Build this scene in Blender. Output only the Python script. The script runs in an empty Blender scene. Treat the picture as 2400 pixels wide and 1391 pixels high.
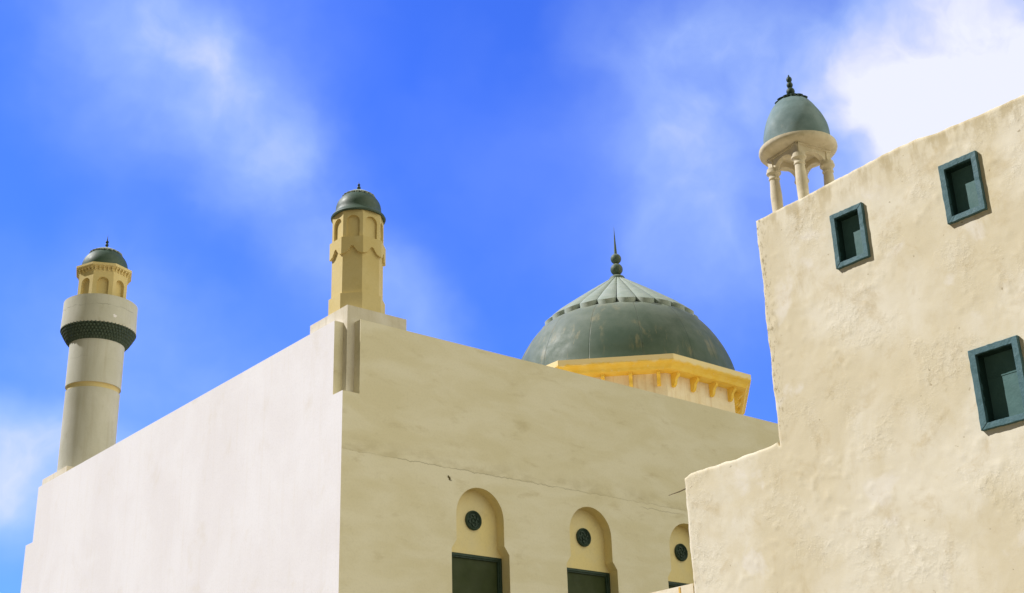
import bpy, bmesh, math, random
from mathutils import Vector, Matrix, noise
from mathutils.geometry import tessellate_polygon
random.seed(7)
PI = math.pi
R = math.radians
scene = bpy.context.scene
COL = scene.collection

# ------------------------------------------------------------------ camera
cam_data = bpy.data.cameras.new("camera")
cam_data.sensor_width = 36.0
cam_data.lens = 47.05
cam_data.clip_start = 0.1
cam_data.clip_end = 6000
cam = bpy.data.objects.new("camera", cam_data)
COL.objects.link(cam)
CAMX, CAMY, CAMZ = -21.229, -33.902, 1.6
rgt = Vector((0.77588979, -0.63019349, -0.02917545))
upv = Vector((-0.22095251, -0.31477067, 0.92309231))
fwd = Vector((0.59091034, 0.70977151, 0.38347018))
cam.matrix_world = Matrix(((rgt.x, upv.x, -fwd.x, CAMX), (rgt.y, upv.y, -fwd.y, CAMY), (rgt.z, upv.z, -fwd.z, CAMZ), (0, 0, 0, 1)))
scene.camera = cam

# ------------------------------------------------------------------ exposure
vs = scene.view_settings
vs.view_transform = 'Standard'
vs.look = 'None'
vs.exposure = 0.12
vs.gamma = 1.0

# ------------------------------------------------------------------ sun
SUN = Vector((-0.682, 0.731, 1.0)).normalized()
sd = bpy.data.lights.new("sun", 'SUN')
sd.energy = 5.0
sd.angle = R(0.5)
sd.color = (1.0, 0.965, 0.93)
so = bpy.data.objects.new("sun", sd)
COL.objects.link(so)
so.rotation_euler = SUN.to_track_quat('Z', 'Y').to_euler()

# ------------------------------------------------------------------ world: blue sky with soft drifting cloud
CLOUDS = [  # centre direction, long axis direction, angular radii, density
    ((0.321, 0.789, 0.525), (0.779, 0.028, -0.626), 0.140, 0.073, 0.15),
    ((0.396, 0.78, 0.484), (0.754, -0.082, -0.652), 0.181, 0.072, 0.18),
    ((0.409, 0.766, 0.496), (0.877, -0.256, -0.407), 0.090, 0.048, 0.13),
    ((0.452, 0.776, 0.44), (0.716, -0.093, -0.691), 0.116, 0.059, 0.16),
    ((0.534, 0.762, 0.366), (0.66, -0.175, -0.731), 0.106, 0.036, 0.16),
    ((0.357, 0.753, 0.552), (0.917, -0.328, -0.228), 0.111, 0.079, 0.18),
    ((0.313, 0.83, 0.462), (0.713, 0.072, -0.697), 0.087, 0.035, 0.05),
    ((0.314, 0.913, 0.262), (0.931, -0.327, -0.159), 0.096, 0.038, 0.59),
    ((0.309, 0.922, 0.233), (0.868, -0.208, -0.452), 0.058, 0.031, 0.30),
    ((0.383, 0.867, 0.319), (0.846, -0.282, -0.453), 0.144, 0.074, 0.22),
    ((0.358, 0.847, 0.393), (0.823, -0.123, -0.554), 0.062, 0.039, 0.10),
    ((0.42, 0.837, 0.351), (0.783, -0.203, -0.588), 0.104, 0.048, 0.09),
    ((0.641, 0.548, 0.537), (0.73, -0.549, -0.406), 0.106, 0.064, 0.29),
    ((0.647, 0.595, 0.476), (0.384, 0.229, -0.895), 0.086, 0.073, 0.18),
    ((0.694, 0.59, 0.413), (0.382, 0.114, -0.917), 0.099, 0.069, 0.24),
    ((0.66, 0.572, 0.487), (0.475, 0.082, -0.876), 0.139, 0.124, 0.13),
    ((0.685, 0.511, 0.52), (0.585, -0.038, -0.81), 0.084, 0.111, 0.25),
    ((0.755, 0.406, 0.514), (0.368, -0.926, 0.083), 0.122, 0.108, 0.62),
    ((0.748, 0.457, 0.481), (0.193, 0.492, -0.849), 0.086, 0.073, 0.46),
    ((0.752, 0.492, 0.439), (0.045, 0.586, -0.809), 0.074, 0.050, 0.36),
    ((0.788, 0.387, 0.479), (0.5, -0.835, -0.231), 0.099, 0.095, 0.69),
]
world = bpy.data.worlds.new("World")
scene.world = world
world.use_nodes = True
wt = world.node_tree
wt.nodes.clear()
def wn(t, **k):
    n = wt.nodes.new(t)
    for a, b in k.items():
        setattr(n, a, b)
    return n
wl = wt.links.new
w_out = wn('ShaderNodeOutputWorld')
w_bg = wn('ShaderNodeBackground')
w_bg.inputs['Strength'].default_value = 0.1
wl(w_bg.outputs[0], w_out.inputs[0])
sky = wn('ShaderNodeTexSky', sky_type='NISHITA')
sky.sun_disc = False
sky.sun_elevation = math.asin(SUN.z)
sky.sun_rotation = math.atan2(SUN.x, SUN.y)
sky.air_density = 1.0
sky.dust_density = 0.3
sky.ozone_density = 3.0
tint = wn('ShaderNodeVectorMath', operation='MULTIPLY')
wl(sky.outputs[0], tint.inputs[0])
FILL_DIM = (0.7, 0.8, 0.75, 1)  # tones of the unseen overcast added to fill the shade
FILL_BRIGHT = (13.3, 13.0, 10.5, 1)
SKY_TINT = (0.50, 0.92, 2.5)
tint.inputs[1].default_value = SKY_TINT
tc = wn('ShaderNodeTexCoord')
def wnoise(vec, scale, detail, rough):
    n = wn('ShaderNodeTexNoise')
    n.inputs['Scale'].default_value = scale
    n.inputs['Detail'].default_value = detail
    n.inputs['Roughness'].default_value = rough
    wl(vec, n.inputs['Vector'])
    return n
def wmath(op, a, b=None):
    n = wn('ShaderNodeMath', operation=op)
    for i, v in enumerate((a, b)):
        if v is None:
            continue
        if isinstance(v, (int, float)):
            n.inputs[i].default_value = v
        else:
            wl(v, n.inputs[i])
    return n.outputs[0]
# warp the direction so that cloud edges wander
wn1 = wnoise(tc.outputs['Generated'], 9.0, 4.0, 0.55)
sub = wn('ShaderNodeVectorMath', operation='SUBTRACT')
wl(wn1.outputs['Color'], sub.inputs[0])
sub.inputs[1].default_value = (0.5, 0.5, 0.5)
scl = wn('ShaderNodeVectorMath', operation='SCALE')
wl(sub.outputs[0], scl.inputs[0])
scl.inputs['Scale'].default_value = 0.085
wdir = wn('ShaderNodeVectorMath', operation='ADD')
wl(tc.outputs['Generated'], wdir.inputs[0])
wl(scl.outputs[0], wdir.inputs[1])
acc = None
for c, e, r1, r2, w in CLOUDS:
    c = Vector(c).normalized()
    e1 = Vector(e).normalized()
    e1 = (e1 - c * e1.dot(c)).normalized()
    e2 = c.cross(e1)
    m = Matrix((e1, e2, c)).transposed()
    mp = wn('ShaderNodeMapping', vector_type='TEXTURE')
    mp.inputs['Location'].default_value = c
    mp.inputs['Rotation'].default_value = m.to_euler()
    mp.inputs['Scale'].default_value = (r1 * 1.35, r2 * 1.35, 2.0 if r1 < 0.5 else 1.2)
    wl(wdir.outputs[0], mp.inputs['Vector'])
    g = wn('ShaderNodeTexGradient', gradient_type='SPHERICAL')
    wl(mp.outputs[0], g.inputs[0])
    sm = wn('ShaderNodeMapRange', interpolation_type='SMOOTHSTEP')
    sm.inputs['To Max'].default_value = w
    wl(g.outputs['Fac'], sm.inputs['Value'])
    acc = sm.outputs[0] if acc is None else wmath('ADD', acc, sm.outputs[0])
wn2 = wnoise(wdir.outputs[0], 6.0, 6.0, 0.5)
mod = wn('ShaderNodeMapRange')
mod.inputs['From Min'].default_value = 0.3
mod.inputs['From Max'].default_value = 0.7
mod.inputs['To Min'].default_value = 0.5
mod.inputs['To Max'].default_value = 1.5
wl(wn2.outputs['Fac'], mod.inputs['Value'])
dens = wmath('MULTIPLY', acc, mod.outputs[0])
wn4 = wnoise(wdir.outputs[0], 19.0, 7.0, 0.55)
mod2 = wn('ShaderNodeMapRange')
for k, x in zip(('From Min', 'From Max', 'To Min', 'To Max'), (0.3, 0.7, 0.82, 1.18)): mod2.inputs[k].default_value = x
wl(wn4.outputs['Fac'], mod2.inputs['Value'])
dens = wmath('MULTIPLY', dens, mod2.outputs[0])
# faint veil everywhere
wn3 = wnoise(wdir.outputs[0], 3.2, 5.0, 0.5)
veil = wn('ShaderNodeMapRange')
veil.inputs['From Min'].default_value = 0.42
veil.inputs['From Max'].default_value = 0.75
veil.inputs['To Max'].default_value = 0.16
wl(wn3.outputs['Fac'], veil.inputs['Value'])
dens = wmath('ADD', dens, veil.outputs[0])
cl = wn('ShaderNodeMapRange')
cl.inputs['To Max'].default_value = 0.95
wl(dens, cl.inputs['Value'])
mix = wn('ShaderNodeMix', data_type='RGBA')
wl(cl.outputs[0], mix.inputs['Factor'])
wl(tint.outputs[0], mix.inputs['A'])
thin = wn('ShaderNodeMix', data_type='RGBA')
tr = wn('ShaderNodeMapRange', interpolation_type='SMOOTHSTEP')
tr.inputs['From Min'].default_value = 0.4
tr.inputs['From Max'].default_value = 0.9
wl(dens, tr.inputs['Value']); wl(tr.outputs[0], thin.inputs['Factor'])
thin.inputs['A'].default_value = (5.6, 7.4, 10.6, 1)
thin.inputs['B'].default_value = (8.4, 8.6, 10.0, 1)
wl(thin.outputs['Result'], mix.inputs['B'])
# made-up overcast out of view fills the shaded walls, brightest towards the south-east
def wdot(v):
    d = wn('ShaderNodeVectorMath', operation='DOT_PRODUCT')
    wl(wdir.outputs[0], d.inputs[0]); d.inputs[1].default_value = v
    return d.outputs['Value']
def wrange(v, a, b, c=0.0, d=1.0):
    n = wn('ShaderNodeMapRange', interpolation_type='SMOOTHSTEP')
    for k, x in zip(('From Min', 'From Max', 'To Min', 'To Max'), (a, b, c, d)): n.inputs[k].default_value = x
    wl(v, n.inputs['Value'])
    return n.outputs[0]
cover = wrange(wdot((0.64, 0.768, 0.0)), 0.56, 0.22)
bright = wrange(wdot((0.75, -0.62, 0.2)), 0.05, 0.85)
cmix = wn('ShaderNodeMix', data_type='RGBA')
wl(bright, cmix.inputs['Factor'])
cmix.inputs['A'].default_value = FILL_DIM
cmix.inputs['B'].default_value = FILL_BRIGHT
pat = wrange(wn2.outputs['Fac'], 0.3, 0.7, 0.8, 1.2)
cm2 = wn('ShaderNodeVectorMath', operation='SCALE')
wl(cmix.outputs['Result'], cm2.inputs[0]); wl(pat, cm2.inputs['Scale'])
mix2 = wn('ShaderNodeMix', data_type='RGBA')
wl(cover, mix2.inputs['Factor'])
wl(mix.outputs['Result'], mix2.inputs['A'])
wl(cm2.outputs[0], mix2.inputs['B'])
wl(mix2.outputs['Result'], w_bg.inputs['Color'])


# ------------------------------------------------------------------ helpers
def tag(o, label=None, cat=None, group=None, kind=None):
    if label: o['label'] = label
    if cat: o['category'] = cat
    if group: o['group'] = group
    if kind: o['kind'] = kind
    return o

def empty(name, loc=(0, 0, 0)):
    o = bpy.data.objects.new(name, None)
    o.location = loc
    o.empty_display_size = 0.5
    COL.objects.link(o)
    return o

class MB:
    def __init__(s):
        s.v = []; s.f = []; s.m = []
    def add(s, pts, faces, mi=0):
        b = len(s.v)
        s.v += [tuple(p) for p in pts]
        for f in faces:
            s.f.append(tuple(b + i for i in f)); s.m.append(mi)
    def quad(s, a, b, c, d, mi=0):
        s.add((a, b, c, d), ((0, 1, 2, 3),), mi)
    def box(s, x0, x1, y0, y1, z0, z1, mi=0):
        p = [(x, y, z) for z in (z0, z1) for y in (y0, y1) for x in (x0, x1)]
        s.add(p, ((0, 2, 3, 1), (4, 5, 7, 6), (0, 1, 5, 4), (2, 6, 7, 3), (0, 4, 6, 2), (1, 3, 7, 5)), mi)
    def prism(s, pts, off, mi=0):
        """closed polygon pts swept by the vector off"""
        n = len(pts)
        q = [Vector(p) for p in pts]; o = Vector(off)
        s.add(q + [p + o for p in q], [tuple(range(n)), tuple(range(2 * n - 1, n - 1, -1))] +
              [(i, (i + 1) % n, n + (i + 1) % n, n + i) for i in range(n)], mi)
    def lathe(s, cx, cy, prof, seg=64, cap=True, mi=0, ph=0.0):
        n = len(prof); pts = []
        for k in range(seg):
            a = 2 * PI * k / seg + ph
            for r, z in prof:
                pts.append((cx + r * math.cos(a), cy + r * math.sin(a), z))
        fs = []
        for k in range(seg):
            k2 = (k + 1) % seg
            for i in range(n - 1):
                fs.append((k * n + i, k2 * n + i, k2 * n + i + 1, k * n + i + 1))
        s.add(pts, fs, mi)
        if cap:
            for i in (0, n - 1):
                if prof[i][0] > 1e-4:
                    s.add([pts[k * n + i] for k in range(seg)], (tuple(range(seg)),), mi)
    def tube(s, a, b, ra, rb, seg=10, mi=0):
        a = Vector(a); b = Vector(b); d = (b - a).normalized()
        u = d.orthogonal().normalized(); w = d.cross(u)
        pts = []
        for c, r in ((a, ra), (b, rb)):
            for k in range(seg):
                t = 2 * PI * k / seg
                pts.append(c + u * (r * math.cos(t)) + w * (r * math.sin(t)))
        s.add(pts, [(k, (k + 1) % seg, seg + (k + 1) % seg, seg + k) for k in range(seg)] +
              [tuple(range(seg)), tuple(range(2 * seg - 1, seg - 1, -1))], mi)
    def build(s, name, mats, parent=None, smooth=False, sharp=35):
        me = bpy.data.meshes.new(name)
        loc = Vector((0, 0, 0))
        if parent:
            p = parent
            while p:
                loc += p.location; p = p.parent
        me.from_pydata([(v[0] - loc.x, v[1] - loc.y, v[2] - loc.z) for v in s.v], [], s.f)
        if not isinstance(mats, (list, tuple)): mats = [mats]
        for m in mats: me.materials.append(m)
        me.polygons.foreach_set('material_index', s.m)
        bm = bmesh.new(); bm.from_mesh(me)
        bmesh.ops.remove_doubles(bm, verts=bm.verts, dist=1e-5)
        bmesh.ops.recalc_face_normals(bm, faces=bm.faces)
        bm.to_mesh(me); bm.free()
        if smooth:
            me.polygons.foreach_set('use_smooth', [True] * len(me.polygons))
            try: me.set_sharp_from_angle(angle=R(sharp))
            except Exception: pass
        me.update()
        o = bpy.data.objects.new(name, me)
        COL.objects.link(o)
        if parent: o.parent = parent
        return o

def poly_holes(mb, outer, holes, to3d, mi=0):
    loops = [[Vector((p[0], p[1], 0)) for p in l] for l in [outer] + holes]
    flat = [p for l in loops for p in l]
    tris = tessellate_polygon(loops)
    mb.add([to3d(p.x, p.y) for p in flat], [tuple(t) for t in tris], mi)

class Face:
    """a vertical face frame: u along, d outwards, z up"""
    def __init__(s, cx, cy, a, th):
        s.n = Vector((math.cos(th), math.sin(th), 0)); s.t = Vector((-math.sin(th), math.cos(th), 0))
        s.c = Vector((cx, cy, 0)) + s.n * a
    def __call__(s, u, d, z):
        p = s.c + s.t * u + s.n * d
        return (p.x, p.y, z)

T8 = math.tan(PI / 8)
def octring(cx, cy, prof, ph=0.0):
    """octagonal prism rings: prof = [(apothem, z)...]"""
    m = MB(); n = len(prof); pts = []
    for k in range(8):
        a = PI / 4 * k + PI / 8 + ph
        for r, z in prof:
            q = r / math.cos(PI / 8)
            pts.append((cx + q * math.cos(a), cy + q * math.sin(a), z))
    fs = []
    for k in range(8):
        k2 = (k + 1) % 8
        for i in range(n - 1):
            fs.append((k * n + i, k2 * n + i, k2 * n + i + 1, k * n + i + 1))
    m.add(pts, fs)
    for i in (0, n - 1):
        if prof[i][0] > 1e-4: m.add([pts[k * n + i] for k in range(8)], (tuple(range(8)),))
    return m

def arch(u0, hw, z0, zspring, n=14, rise=None):
    """opening outline, bottom-left up over the arch to bottom-right"""
    rise = rise or hw
    o = [(u0 - hw, z0)]
    for k in range(n + 1):
        a = PI - PI * k / n
        o.append((u0 + hw * math.cos(a), zspring + rise * math.sin(a)))
    o.append((u0 + hw, z0))
    return o

def niche_face(mb, F, hw, z0, z1, op, depth, mi=0, mi_in=None, back=True):
    mi_in = mi if mi_in is None else mi_in
    poly_holes(mb, [(-hw, z0), (hw, z0), (hw, z1), (-hw, z1)], [op], lambda u, z: F(u, 0, z), mi)
    for i in range(len(op)):
        a = op[i]; b = op[(i + 1) % len(op)]
        mb.quad(F(a[0], 0, a[1]), F(b[0], 0, b[1]), F(b[0], -depth, b[1]), F(a[0], -depth, a[1]), mi_in)
    if back: poly_holes(mb, op, [], lambda u, z: F(u, -depth, z), mi_in)

# ------------------------------------------------------------------ materials
def mat_base(name, rough=0.85, spec=0.3):
    m = bpy.data.materials.new(name)
    m.use_nodes = True
    nt = m.node_tree
    b = nt.nodes['Principled BSDF']
    b.inputs['Roughness'].default_value = rough
    b.inputs['Specular IOR Level'].default_value = spec
    return m, nt, b

class N:
    def __init__(s, nt): s.nt = nt
    def node(s, t, **k):
        n = s.nt.nodes.new(t)
        for a, b in k.items(): setattr(n, a, b)
        return n
    def link(s, a, b): s.nt.links.new(a, b)
    def pos(s, scale=(1, 1, 1), loc=(0, 0, 0)):
        g = s.node('ShaderNodeNewGeometry')
        m = s.node('ShaderNodeMapping')
        m.inputs['Scale'].default_value = scale
        m.inputs['Location'].default_value = loc
        s.link(g.outputs['Position'], m.inputs['Vector'])
        return m.outputs[0]
    def noise(s, vec, scale, detail=5, rough=0.55, dist=0.0):
        n = s.node('ShaderNodeTexNoise')
        n.inputs['Scale'].default_value = scale
        n.inputs['Detail'].default_value = detail
        n.inputs['Roughness'].default_value = rough
        n.inputs['Distortion'].default_value = dist
        s.link(vec, n.inputs['Vector'])
        return n.outputs['Fac']
    def rng(s, v, a, b, c=0.0, d=1.0, smooth=True):
        n = s.node('ShaderNodeMapRange')
        if smooth: n.interpolation_type = 'SMOOTHSTEP'
        for k, x in zip(('From Min', 'From Max', 'To Min', 'To Max'), (a, b, c, d)): n.inputs[k].default_value = x
        s.link(v, n.inputs['Value'])
        return n.outputs[0]
    def mixc(s, f, a, b, mode='MIX'):
        n = s.node('ShaderNodeMix', data_type='RGBA', blend_type=mode)
        for k, x in (('Factor', f), ('A', a), ('B', b)):
            i = n.inputs[k]
            if hasattr(x, 'links'): s.link(x, i)
            elif isinstance(x, tuple): i.default_value = (*x, 1)
            else: i.default_value = x
        return n.outputs['Result']
    def math(s, op, a, b=0.0):
        n = s.node('ShaderNodeMath', operation=op)
        for i, x in enumerate((a, b)):
            if hasattr(x, 'links'): s.link(x, n.inputs[i])
            else: n.inputs[i].default_value = x
        return n.outputs[0]
    def bump(s, h, strength, dist, prev=None):
        n = s.node('ShaderNodeBump')
        n.inputs['Strength'].default_value = strength
        n.inputs['Distance'].default_value = dist
        s.link(h, n.inputs['Height'])
        if prev is not None: s.link(prev, n.inputs['Normal'])
        return n.outputs[0]
    def xyz(s):
        g = s.node('ShaderNodeNewGeometry'); x = s.node('ShaderNodeSeparateXYZ')
        s.link(g.outputs['Position'], x.inputs[0])
        return x.outputs['X'], x.outputs['Y'], x.outputs['Z']

def plaster(name, c1, c2, stain, stain_amt=0.5, stretch=(1, 1, 1), big=0.5, bump=0.25, streak=0.0, rough=0.9, joint=False, lines=()):
    m, nt, b = mat_base(name, rough, 0.2)
    n = N(nt)
    p = n.pos(stretch)
    f1 = n.rng(n.noise(p, big, 6, 0.6, 0.4), 0.35, 0.65)
    col = n.mixc(f1, c1, c2)
    f2 = n.rng(n.noise(n.pos(stretch, (7, 3, 5)), big * 2.3, 8, 0.62, 0.3), 0.55, 0.78, 0, stain_amt)
    col = n.mixc(f2, col, stain)
    f3 = n.rng(n.noise(n.pos((1, 1, 1), (1, 8, 2)), 14, 4, 0.7), 0.3, 0.7, 0.94, 1.05, False)
    col = n.mixc(1.0, col, n.mixc(f3, (0, 0, 0), (1, 1, 1)), 'MULTIPLY')
    if streak:
        fs = n.rng(n.noise(n.pos((3.0, 3.0, 0.18), (2, 1, 0)), 1.6, 5, 0.6), 0.5, 0.75, 0, streak)
        col = n.mixc(fs, col, stain)
    h = n.noise(n.pos(), 3.0, 8, 0.6)
    nb = n.bump(h, bump, 0.05)
    h2 = n.noise(n.pos(), 28, 4, 0.6)
    nb = n.bump(h2, bump * 0.6, 0.01, nb)
    for lz, la in lines:  # hairline cracks running round
        x, y, z = n.xyz()
        wz = n.math('ADD', z, n.rng(n.noise(n.pos((1, 1, 0)), 2.0, 6, 0.65), 0.2, 0.8, -0.12, 0.12, False))
        lf = n.rng(n.math('ABSOLUTE', n.math('SUBTRACT', wz, lz)), 0.006, 0.022, la, 0)
        lf = n.math('MULTIPLY', lf, n.rng(n.noise(n.pos((1, 1, 0), (4, 4, 0)), 1.1, 3, 0.6), 0.4, 0.55, 0.2, 1))
        col = n.mixc(lf, col, tuple(q * 0.35 for q in stain))
    if joint:  # ragged horizontal seam where the upper render coat ends, a chip in the coat below it
        x, y, z = n.xyz()
        wob = n.rng(n.noise(n.pos((1, 0, 0)), 2.2, 8, 0.7), 0.2, 0.8, -0.09, 0.09, False)
        zz = n.math('ADD', z, wob)
        dz = n.math('ABSOLUTE', n.math('SUBTRACT', zz, 13.2))
        line = n.rng(dz, 0.005, 0.022, 1, 0)
        ends = n.math('MULTIPLY', n.rng(x, 1.7, 2.4), n.rng(x, 8.5, 11.0, 1, 0))
        brk = n.rng(n.noise(n.pos((1, 0, 0), (4, 0, 0)), 1.3, 3, 0.6), 0.38, 0.55, 0.15, 1)
        line = n.math('MULTIPLY', n.math('MULTIPLY', line, ends), brk)
        col = n.mixc(n.math('MULTIPLY', line, 0.36), col, (0.16, 0.12, 0.05))
        above = n.math('MULTIPLY', n.rng(zz, 13.19, 13.21), n.rng(zz, 13.25, 13.9, 1, 0))
        above = n.math('MULTIPLY', above, n.rng(n.noise(n.pos((1, 1, 2)), 0.9, 5, 0.6), 0.4, 0.62))
        col = n.mixc(n.math('MULTIPLY', above, 0.28), col, (0.38, 0.30, 0.12))
        nb = n.bump(n.math('ADD', n.rng(zz, 13.185, 13.215), 0.0), 0.5, 0.02, nb)
        # second short crack further along
        dz2 = n.math('ABSOLUTE', n.math('SUBTRACT', zz, 13.02))
        l2 = n.math('MULTIPLY', n.rng(dz2, 0.006, 0.025, 1, 0), n.math('MULTIPLY', n.rng(x, 12.6, 13.0), n.rng(x, 14.4, 15.0, 1, 0)))
        col = n.mixc(n.math('MULTIPLY', l2, 0.3), col, (0.16, 0.12, 0.05))
        # chip
        dx = n.math('MULTIPLY', n.math('SUBTRACT', n.math('ADD', x, n.math('MULTIPLY', z, 0.5)), 4.11 + 6.43), 1.0)
        dd = n.math('SQRT', n.math('ADD', n.math('MULTIPLY', dx, dx), n.math('MULTIPLY', n.math('SUBTRACT', z, 12.86), n.math('MULTIPLY', n.math('SUBTRACT', z, 12.86), 0.5))))
        dd = n.math('ADD', dd, n.rng(n.noise(n.pos(), 16, 3, 0.6), 0.3, 0.7, -0.03, 0.03, False))
        chip = n.rng(dd, 0.045, 0.06, 1, 0)
        col = n.mixc(chip, col, (0.10, 0.075, 0.02))
        nb = n.bump(n.math('SUBTRACT', 1.0, chip), 0.8, 0.03, nb)
    n.link(col, b.inputs['Base Color'])
    n.link(nb, b.inputs['Normal'])
    return m

def old_plaster(name):
    m, nt, b = mat_base(name, 0.9, 0.2)
    n = N(nt)
    f1 = n.rng(n.noise(n.pos((1, 1, 0.8)), 0.55, 7, 0.6, 0.5), 0.38, 0.62)
    col = n.mixc(f1, (0.68, 0.605, 0.43), (0.765, 0.71, 0.57))
    fp = n.rng(n.noise(n.pos((1, 1, 1), (5, 5, 5)), 1.1, 5, 0.5, 0.3), 0.60, 0.68, 0, 0.6)
    col = n.mixc(fp, col, (0.80, 0.755, 0.67))
    f2 = n.rng(n.noise(n.pos((1, 1, 1), (2, 9, 1)), 1.7, 9, 0.68, 0.5), 0.50, 0.74, 0, 0.52)
    col = n.mixc(f2, col, (0.50, 0.39, 0.20))
    fs = n.rng(n.noise(n.pos((2.2, 2.2, 0.35), (2, 4, 0)), 2.0, 6, 0.6), 0.55, 0.8, 0, 0.22)
    col = n.mixc(fs, col, (0.55, 0.43, 0.24))
    # grime under the top edge
    x, y, z = n.xyz()
    top = n.math('MULTIPLY', n.rng(z, 10.7, 11.35), n.rng(n.noise(n.pos((2, 2, .8)), 2.5, 6, .6), .42, .62, 0, .55))
    top = n.math('MULTIPLY', top, n.rng(y, -21.0, -20.9, 1, 0))
    col = n.mixc(top, col, (0.40, 0.31, 0.14))
    # dark weathered corners
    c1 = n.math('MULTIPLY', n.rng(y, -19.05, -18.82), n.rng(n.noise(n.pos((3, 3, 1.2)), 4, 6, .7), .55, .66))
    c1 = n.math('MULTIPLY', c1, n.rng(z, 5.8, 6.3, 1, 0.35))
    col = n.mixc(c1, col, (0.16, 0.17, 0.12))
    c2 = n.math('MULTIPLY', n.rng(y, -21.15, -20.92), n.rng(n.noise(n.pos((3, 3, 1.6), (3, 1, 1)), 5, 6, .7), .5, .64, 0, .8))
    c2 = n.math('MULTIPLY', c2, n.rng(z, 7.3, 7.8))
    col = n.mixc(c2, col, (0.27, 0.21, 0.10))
    # small dark flecks
    fk = n.rng(n.noise(n.pos((1, 1, 1), (9, 9, 9)), 9, 3, 0.5), 0.71, 0.75, 0, 0.6)
    col = n.mixc(fk, col, (0.3, 0.23, 0.12))
    n.link(col, b.inputs['Base Color'])
    patch = n.rng(n.noise(n.pos((1, 1, 1), (3, 3, 3)), 0.9, 4, 0.6), 0.50, 0.66, 0.05, 1)
    rough_h = n.math('MULTIPLY', n.rng(n.noise(n.pos(), 8, 10, 0.72, 0.0), 0.45, 0.85, 0, 1, False), patch)
    nb = n.bump(n.noise(n.pos(), 2.6, 5, 0.55), 0.15, 0.05)
    nb = n.bump(rough_h, 0.38, 0.03, nb)
    nb = n.bump(n.noise(n.pos(), 60, 3, 0.6), 0.18, 0.006, nb)
    n.link(nb, b.inputs['Normal'])
    return m

def paint(name, c1, c2, c3, rough=0.5, spec=0.5, scale=2.0, streak=0.0, bump=0.15, amt=0.5, seams=None, lit_top=None, washed_lit=None):
    m, nt, b = mat_base(name, rough, spec)
    n = N(nt)
    col = n.mixc(n.rng(n.noise(n.pos(), scale, 6, 0.6), 0.35, 0.65), c1, c2)
    f = n.rng(n.noise(n.pos((1, 1, 1), (4, 4, 4)), scale * 3, 8, 0.7), 0.58, 0.75, 0, amt)
    col = n.mixc(f, col, c3)
    if streak:
        v = n.pos((1, 1, 0.06))
        s = n.rng(n.noise(v, scale * 2.2, 5, 0.65), 0.52, 0.68, 0, streak)
        s = n.math('MULTIPLY', s, n.rng(n.noise(n.pos((1, 1, 1), (1, 2, 3)), 0.5, 3, 0.5), 0.42, 0.6))
        col = n.mixc(s, col, c3)
    nb = n.bump(n.noise(n.pos(), scale * 4, 5, 0.6), bump, 0.02)
    if washed_lit:  # sky light painted in; paint also bleached and rain-washed on the outer fascia
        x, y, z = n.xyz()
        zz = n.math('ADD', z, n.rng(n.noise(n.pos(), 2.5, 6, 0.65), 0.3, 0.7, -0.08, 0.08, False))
        col = n.mixc(n.rng(zz, washed_lit[0], washed_lit[1], 0, 0.85), col, washed_lit[2])
    if lit_top:  # lit sheen painted in as a paler tone where the surface faces up
        g = n.node('ShaderNodeNewGeometry'); sx = n.node('ShaderNodeSeparateXYZ')
        n.link(g.outputs['True Normal'], sx.inputs[0])
        up = n.math('ADD', sx.outputs['Z'], n.rng(n.noise(n.pos((1, 1, 1), (6, 2, 2)), 0.9, 6, 0.6), 0.3, 0.7, -0.10, 0.10, False))
        col = n.mixc(n.rng(up, 0.28, 0.95, 0, 0.75), col, lit_top)
    if seams:  # faint vertical joints between the gores of the dome
        x, y, z = n.xyz()
        an = n.math('ARCTAN2', n.math('SUBTRACT', y, seams[1]), n.math('SUBTRACT', x, seams[0]))
        an = n.math('ADD', n.math('MULTIPLY', an, seams[2] / (2 * PI)), 20.35)
        fr = n.math('ABSOLUTE', n.math('SUBTRACT', n.math('FRACT', an), 0.5))
        ln = n.rng(fr, 0.0, 0.012, 1, 0)
        wide = n.math('MULTIPLY', n.rng(fr, 0.0, 0.05, 1, 0), n.rng(n.noise(n.pos((1, 1, 0.25), (3, 3, 1)), 2.5, 6, 0.7), 0.45, 0.62))
        col = n.mixc(n.math('MULTIPLY', wide, 0.55), col, c3)
        col = n.mixc(n.math('MULTIPLY', ln, 0.45), col, tuple(q * 0.45 for q in c1))
        nb = n.bump(ln, 0.5, -0.02, nb)
    n.link(col, b.inputs['Base Color'])
    n.link(nb, b.inputs['Normal'])
    rr = n.rng(n.noise(n.pos((1, 1, 1), (8, 1, 1)), scale * 1.5, 5, 0.6), 0.3, 0.7, rough - 0.08, rough + 0.12, False)
    n.link(rr, b.inputs['Roughness'])
    return m

M = {}
M['wall_white_lit'] = plaster('white_render_lit', (0.805, 0.78, 0.795), (0.85, 0.835, 0.86), (0.73, 0.68, 0.62), 0.6, (1, 1, 0.8), 0.30, 0.12, streak=0.2)  # hall plaster, sunlit tone put into the colour
M['wall_cream_shade'] = plaster('cream_render_shade', (0.76, 0.69, 0.48), (0.83, 0.77, 0.59), (0.56, 0.47, 0.26), 0.5, (0.6, 0.6, 1.6), 0.6, 0.15, joint=True)  # same hall plaster, shaded tone put into the colour
M['pier'] = plaster('pier_render', (0.66, 0.60, 0.47), (0.76, 0.71, 0.61), (0.46, 0.39, 0.25), 0.5, (1, 1, 1), 0.9, 0.2, streak=0.3)
M['niche'] = plaster('niche_render', (0.80, 0.67, 0.33), (0.76, 0.66, 0.39), (0.60, 0.50, 0.25), 0.4, (1, 1, 1), 0.8, 0.12)
M['yellow_stone'] = plaster('yellow_render', (0.65, 0.52, 0.23), (0.69, 0.57, 0.28), (0.52, 0.40, 0.15), 0.3, (1, 1, 1), 0.8, 0.12)
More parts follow.
